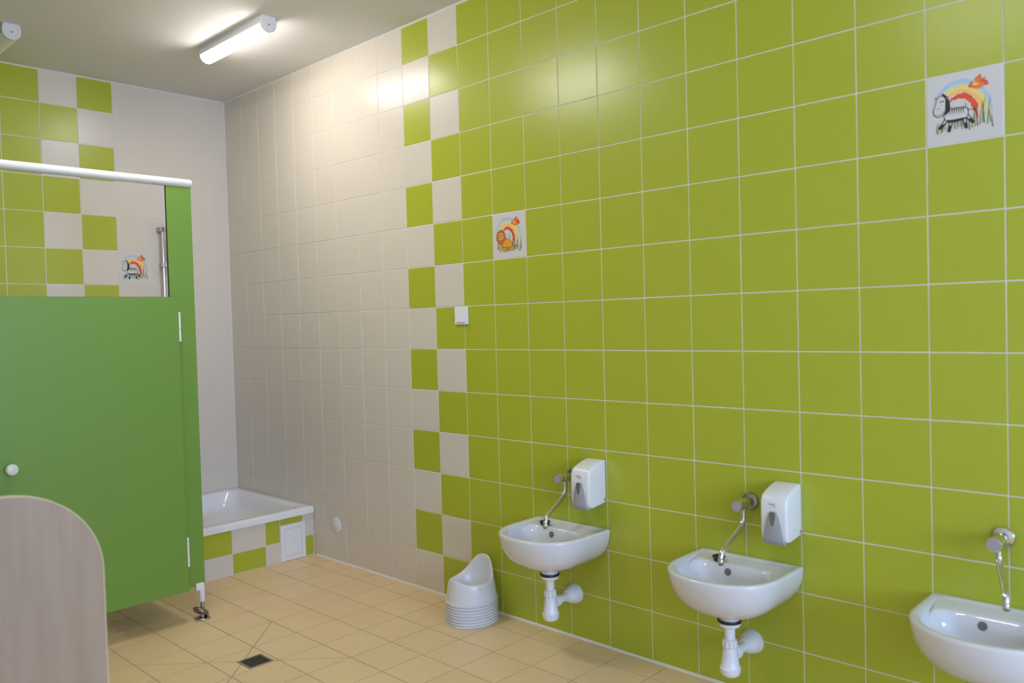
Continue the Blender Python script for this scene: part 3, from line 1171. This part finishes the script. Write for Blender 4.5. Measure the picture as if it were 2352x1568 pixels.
def dispenser(y, label):
    t = thing('soap_dispenser', label, 'soap dispenser', (0, y, 0.587), 0, 'soap dispensers')
    H = 0.170
    side = [(0.0, 0.0), (0.045, -0.006), (0.085, -0.010), (0.104, -0.006), (0.113, 0.012), (0.114, 0.080), (0.112, 0.125), (0.102, 0.143), (0.080, 0.153), (0.040, 0.166), (0.0, 0.172)]
    w = 0.046
    m = MB()
    m.prism(side, lambda u, v, s: (-u, s, v), -w, w)
    m.build('case', 'plastic_white', t, smooth=50, bevel=0.009, bseg=4)
    # grey push bar: pointed arch, wraps under the case
    L, Rr, zs = [], [], []
    rings = []
    for k in range(13):
        q = k / 12
        z = 0.093 - 0.108 * q
        hw_ = 0.0105 + 0.0255 * q ** 0.62
        d = 0.1145 + 0.004 * min(1, q * 3)
        if q > 0.9:
            d -= 0.010 * (q - 0.9) * 10
        ring = []
        for j in range(9):
            a = -1 + 2 * j / 8
            ring.append((-(d + 0.0045 * (1 - a * a)), a * hw_, z))
        for j in range(8, -1, -1):
            a = -1 + 2 * j / 8
            ring.append((-0.098, a * hw_ * 0.96, z))
        rings.append(ring)
    m = MB()
    m.loft(rings)
    pb = m.build('push_bar', 'plastic_grey', t, smooth=45)
    # smoked level window at the head of the push bar
    m = MB()
    poly = smooth_poly([(-0.0105, 0.082), (-0.008, 0.092), (0.008, 0.092), (0.0105, 0.082), (0.0055, 0.050), (0.0, 0.044), (-0.0055, 0.050)], 2)
    m.prism(poly, lambda u, v, d: (-d - (0.0 if v > 0.08 else 0.0012), u, v), 0.110, 0.1222)
    m.build('level_window', 'plastic_smoke', pb, bevel=0.0008)
    m = MB()
    m.prism(round_rect(-0.0145, 0.0145, 0.106, 0.123, 0.003), lambda u, v, d: (-d, u, v), 0.108, 0.1143)
    lp = m.build('label_plate', 'plastic_white', t)
    for txt, sz, mt, yy, zz in (('faneco', 0.0072, 'ink_print_blue', 0.003, 0.1160), ('hygiene', 0.0042, 'ink_print_grey', -0.0055, 0.1105)):
        k = link('lettering', text_mesh(txt, sz, mt, 'lettering'), lp, (-0.1146, yy, zz))
        k.rotation_euler = (PI / 2, 0, -PI / 2)
    m = MB()
    m.lathe([(0.0055, -0.0455), (0.0055, -0.0470), (0.0035, -0.0474)], (-0.013, 0, 0.014), 'y', 18)
    m.build('lock', 'ink_print_grey', t, smooth=40)
    return t


YB = (-2.838, -3.630, -4.402)
basin(YB[0], 'white wash basin farthest from the camera, beside the stack of potties')
basin(YB[1], 'white wash basin between the other two, below the nearer soap dispenser')
basin(YB[2], 'white wash basin cut off by the right edge of the picture')
trap(YB[0], 'white bottle trap under the basin beside the potties')
trap(YB[1], 'white bottle trap under the middle wash basin')
trap(YB[2], 'white drain trap just showing under the rightmost basin')
tap(YB[0] - 0.004, 'chrome wall tap over the farthest basin, half behind a soap dispenser', turn=0.17)
tap(YB[1] - 0.004, 'chrome wall tap over the middle basin with tarnished wall flange')
tap(YB[2] + 0.002, 'shiny chrome wall tap over the rightmost basin', turn=0.34, dull=False, reach=0.84)
dispenser(-2.966, 'white soap dispenser with grey push bar above the farthest basin')
dispenser(-3.770, 'white soap dispenser with grey push bar above the middle basin')


def plug(y, label):
    t = thing('basin_plug', label, 'plug', (-0.089, y, 0.4735), 0, 'black basin plugs')
    m = MB()
    m.lathe([(0.0150, 0.0), (0.0180, 0.004), (0.0195, 0.013), (0.0225, 0.0145), (0.0225, 0.018), (0.0185, 0.019), (0.016, 0.0165)], n=30)
    m.build('cup', 'rubber_black', t, smooth=40)
    m = MB()
    m.lathe([(0.006, 0.016), (0.005, 0.024), (0.003, 0.026)], n=14)
    m.build('pull_knob', 'rubber_black', t, smooth=40)


plug(-2.7585, 'black rubber plug standing on the farthest basin')
plug(-3.556, 'black rubber plug standing on the middle basin')


# ------------------------------------------------------------------ stack of potties
def potty_mesh():
    m = MB()
    n = 56
    A, B = 0.125, 0.112
    TAPER = 0.86

    def ang(a):
        return a if a <= PI else a - 2 * PI

    def h_rim(a):                # a = 0 at the front (local +x), pi at the back
        f_ = abs(ang(a))
        return 0.086 + 0.018 * math.exp(-(f_ / 0.55) ** 2) + 0.092 * math.exp(-((PI - f_) / 0.92) ** 2.8)

    def scale(z):
        if z <= 0.095:
            return 0.972 - (0.972 - TAPER) * (z / 0.095) ** 1.1
        return TAPER - 0.09 * (z - 0.095) / 0.11

    def ring_at(fz, ds=0.0, dz=0.0):
        r = []
        for k in range(n):
            a = 2 * PI * k / n
            z = max(0.011, h_rim(a) * fz)
            s_ = scale(z) - ds
            r.append((A * s_ * math.cos(a), B * s_ * math.sin(a), z + dz))
        return r

    def flat(s_, z):
        return [(A * s_ * math.cos(2 * PI * k / n), B * s_ * math.sin(2 * PI * k / n), z) for k in range(n)]

    rings = [flat(0.975, 0.0), flat(1.0, 0.0005), flat(1.004, 0.004), flat(1.0, 0.0080), flat(0.962, 0.0092)]
    rings += [ring_at(fz) for fz in (0.2, 0.4, 0.6, 0.75, 0.88)]
    rings += [ring_at(1.0, 0.004, -0.005), ring_at(1.0, 0.014, -0.0012), ring_at(1.0, 0.032, 0.0), ring_at(1.0, 0.055, -0.0012), ring_at(1.0, 0.078, -0.006)]
    # bowl: the shield runs down steeply into the opening
    for s_, z, k_ in ((0.72, 0.080, 0.50), (0.675, 0.072, 0.16), (0.64, 0.060, 0.03), (0.60, 0.044, 0), (0.53, 0.033, 0), (0.40, 0.028, 0), (0.1, 0.026, 0)):
        r = []
        for k in range(n):
            a = 2 * PI * k / n
            r.append((A * s_ * math.cos(a) + 0.004, B * s_ * math.sin(a), z + k_ * (h_rim(a) - 0.086)))
        rings.append(r)
    m.loft(rings, None, cap0=False, cap1=True)
    return m.mesh('potty', 'plastic_potty', smooth=60)


PM = potty_mesh()
ordinal = ['lowest', 'second', 'third', 'fourth', 'fifth', 'sixth', 'seventh', 'topmost']
PX, PY = -0.134, -2.352
for i in range(8):
    o = link('potty', PM, None, (PX, PY, 0.0005 + 0.0132 * i))
    o.rotation_euler = (0, 0, math.radians(188) + random.uniform(-0.03, 0.03))
    lab = ('white plastic potty with high back, topmost of the nested stack' if i == 7 else
           'white plastic potty, lowest of the nested stack, on the floor' if i == 0 else
           'rim of a white plastic potty, %s from the bottom of the nested stack' % ordinal[i])
    tag(o, lab, 'potty', 'nested white potties')

# ------------------------------------------------------------------ floor drain
dr = thing('floor_drain', 'small square metal drain grate set in the yellow floor', 'drain', (DRX, DRY, 0))
m = MB()
s0, s1 = 0.051, 0.043
for bx in ((-s0, s0, -s0, -s1), (-s0, s0, s1, s0), (-s0, -s1, -s1, s1), (s1, s0, -s1, s1)):
    m.box(bx[0], bx[1], bx[2], bx[3], -0.02, 0.0008)
m.build('frame', 'steel', dr)
m = MB()
m.box(-s1, s1, -s1, s1, -0.05, -0.018)
m.build('sump', 'laminate_core', dr)
for k in range(9):
    yy = -s1 + 0.0045 + k * (2 * s1 - 0.009) / 8
    m = MB()
    m.box(-s1, s1, yy - 0.0026, yy + 0.0026, -0.008, -0.0006)
    m.build('bar', 'grate', dr)

# ------------------------------------------------------------------ cubicle front: pilaster, door, rail, foot
CYF = -1.39
cub = thing('shower_cubicle_front', 'green cubicle front with half height door, white top rail and steel foot', 'cubicle', (-0.914, CYF, 0))


def off(v):
    return (v[0] + 0.914, v[1] - CYF, v[2])


def panel(name, x0, x1, y0, y1, z0, z1, parent):
    """compact laminate: green faces on a black core"""
    m = MB()
    a, b_ = off((x0, y0, z0)), off((x1, y1, z1))
    m.box(a[0], b_[0], a[1] + 0.0012, b_[1] - 0.0012, a[2], b_[2], 'laminate_core')
    m.box(a[0] + 0.0006, b_[0] - 0.0006, a[1], a[1] + 0.0012, a[2] + 0.0006, b_[2] - 0.0006, 'laminate_green')
    m.box(a[0] + 0.0006, b_[0] - 0.0006, b_[1] - 0.0012, b_[1], a[2] + 0.0006, b_[2] - 0.0006, 'laminate_green')
    return m.build(name, None, parent)


panel('pilaster', -1.012, -0.898, CYF, CYF + 0.013, 0.155, 1.962, cub)
door = panel('door', -1.720, -0.985, CYF - 0.0245, CYF - 0.0115, 0.150, 1.467, cub)
panel('side_panel', -0.960, -0.947, CYF + 0.0135, -0.004, 0.155, 1.10, cub)
panel('pilaster', -2.02, -1.715, CYF, CYF + 0.013, 0.155, 1.962, cub)
for z0, z1 in ((1.268, 1.400), (0.258, 0.388)):
    m = MB()
    a = off((-0.981, CYF - 0.0150, 0))
    for q0, q1 in ((0, 0.44), (0.45, 0.89), (0.90, 1.0)):
        m.lathe([(0.0076, z0 + (z1 - z0) * q0), (0.0084, z0 + (z1 - z0) * q0 + 0.0008), (0.0084, z0 + (z1 - z0) * q1 - 0.0008), (0.0076, z0 + (z1 - z0) * q1)], (a[0], a[1], 0), n=16)
    m.build('hinge', 'plastic_white', door, smooth=40)
m = MB()
a = off((-1.668, CYF - 0.0245, 0.803))
m.lathe([(0.009, 0.0), (0.009, -0.012), (0.0195, -0.018), (0.0220, -0.024), (0.0220, -0.034), (0.0190, -0.040), (0.0, -0.042)], a, 'y', 30, cap1=False)
m.build('knob', 'rail_white', door, smooth=40)
m = MB()
a = off((0, CYF + 0.0065, 1.978))
prof = [(0.0, -0.890 + 0.914), (0.012, -0.891 + 0.914), (0.0175, -0.894 + 0.914), (0.0190, -0.899 + 0.914), (0.0190, -2.05 + 0.914), (0.0, -2.05 + 0.914)]
m.lathe([(r, h) for r, h in prof], (0, a[1], a[2]), 'x', 28, cap0=False, cap1=False)
m.build('top_rail', 'rail_white', cub, smooth=40)


def foot(x):
    f = bpy.data.objects.new('foot', None)
    f.empty_display_size = 0.03
    COL.objects.link(f)
    f.parent = cub
    f.location = (x + 0.914, 0.006, 0)
    m = MB()
    m.box(-0.030, 0.004, -0.011, 0.012, 0.136, 0.168)
    m.build('clip', 'plastic_white', f, bevel=0.001)
    m = MB()
    m.lathe([(0.0120, 0.164), (0.0125, 0.162), (0.0125, 0.081), (0.0118, 0.080)], (0, 0, 0), n=22)
    m.build('sleeve', 'plastic_white', f, smooth=40)
    m = MB()
    m.lathe([(0.0085, 0.085), (0.0085, 0.006)], n=18)
    m.build('rod', 'steel', f, smooth=40)
    m = MB()
    m.lathe([(0.033, 0.0005), (0.033, 0.004), (0.030, 0.007), (0.010, 0.010)], n=32)
    m.build('base_disc', 'steel', f, smooth=35)
    # loose cover ring, tilted against the rod
    m = MB()
    rg = []
    for k in range(28):
        an = 2 * PI * k / 28
        ring = []
        for q in range(10):
            b_ = 2 * PI * q / 10
            rr_ = 0.0245 + 0.0125 * math.cos(b_)
            ring.append((rr_ * math.cos(an), rr_ * math.sin(an), 0.0115 * math.sin(b_)))
        rg.append(ring)
    rg.append(rg[0])
    m.loft(rg, None, cap0=False, cap1=False)
    o = m.build('cover_ring', 'bronze', f, smooth=60, loc=(-0.007, 0.003, 0.034))
    o.rotation_euler = (math.radians(-8), math.radians(36), 0)
    return f


foot(-0.912)
foot(-1.95)

# ------------------------------------------------------------------ shower rail on the end wall
sr = thing('shower_rail', 'chrome shower rail with hand shower on the end wall beside the pilaster', 'shower', (-0.452, 0, 0))
m = MB()
m.tube([(0, -0.048, 1.10), (0, -0.048, 1.945)], 0.009, 18)
m.build('bar', 'chrome', sr, smooth=40)
for z in (1.93, 1.12):
    m = MB()
    m.box(-0.016, 0.010, -0.060, 0.0, z - 0.013, z + 0.013)
    m.build('bracket', 'steel', sr, bevel=0.002)
m = MB()
m.box(-0.016, 0.024, -0.072, -0.034, 1.700, 1.728)
m.build('slider', 'steel', sr, bevel=0.003)
hs = MB()
hs.tube(bez([(0.020, -0.070, 1.690), (0.020, -0.078, 1.760), (0.021, -0.088, 1.850), (0.021, -0.104, 1.915)]), 0.0115, 16)
h = hs.build('hand_shower', 'chrome', sr, smooth=40)
m = MB()
M = Matrix.Translation((0.021, -0.125, 1.925)) @ Matrix.Rotation(math.radians(-62), 4, 'X')
mm = MB()
mm.lathe([(0.012, -0.020), (0.030, -0.012), (0.036, 0.0), (0.036, 0.006), (0.030, 0.008)], n=28)
m.add([M @ Vector(p) for p in mm.v], mm.f)
m.build('shower_head', 'chrome', h, smooth=40)
m = MB()
m.tube(bez([(0.020, -0.070, 1.690), (0.016, -0.072, 1.55), (0.008, -0.085, 1.20), (0.0, -0.09, 0.90), (-0.05, -0.085, 0.72), (-0.10, -0.07, 0.85), (-0.11, -0.05, 1.02)]), 0.0065, 12)
m.build('hose', 'plastic_white', sr, smooth=50)
m = MB()
m.lathe([(0.022, 0), (0.022, -0.006), (0.012, -0.010), (0.012, -0.06)], (-0.11, 0, 1.03), 'y', 22)
m.build('wall_outlet', 'chrome', sr, smooth=40)

# ------------------------------------------------------------------ maple divider in the foreground
dv = thing('wooden_divider', 'pale maple board with a rounded top corner in the left foreground', 'partition', (-2.6, -3.0, 0))
zt_, xe, R_ = 0.974, -1.896 + 2.6, 0.20
poly = [(-0.70, 0.0), (xe, 0.0)] + arc(xe - R_, zt_ - R_, R_, 0, 90, 24) + [(-0.70, zt_)]
m = MB()
m.prism(poly, lambda u, v, w: (u, w, v), 0.0, 0.018)
m.build('board', 'maple', dv)
m = MB()
o_ = [(xe, 0.0)] + arc(xe - R_, zt_ - R_, R_, 0, 90, 24) + [(-0.70, zt_)]
i_ = [(xe + 0.0016, 0.0)] + arc(xe - R_, zt_ - R_, R_ + 0.0016, 0, 90, 24) + [(-0.70, zt_ + 0.0016)]
m.loft([[(p[0], y, p[1]) for p in o_ + i_[::-1]] for y in (-0.0002, 0.0182)])
m.build('edge_band', 'edge_band', dv)

bpy.context.view_layer.update()
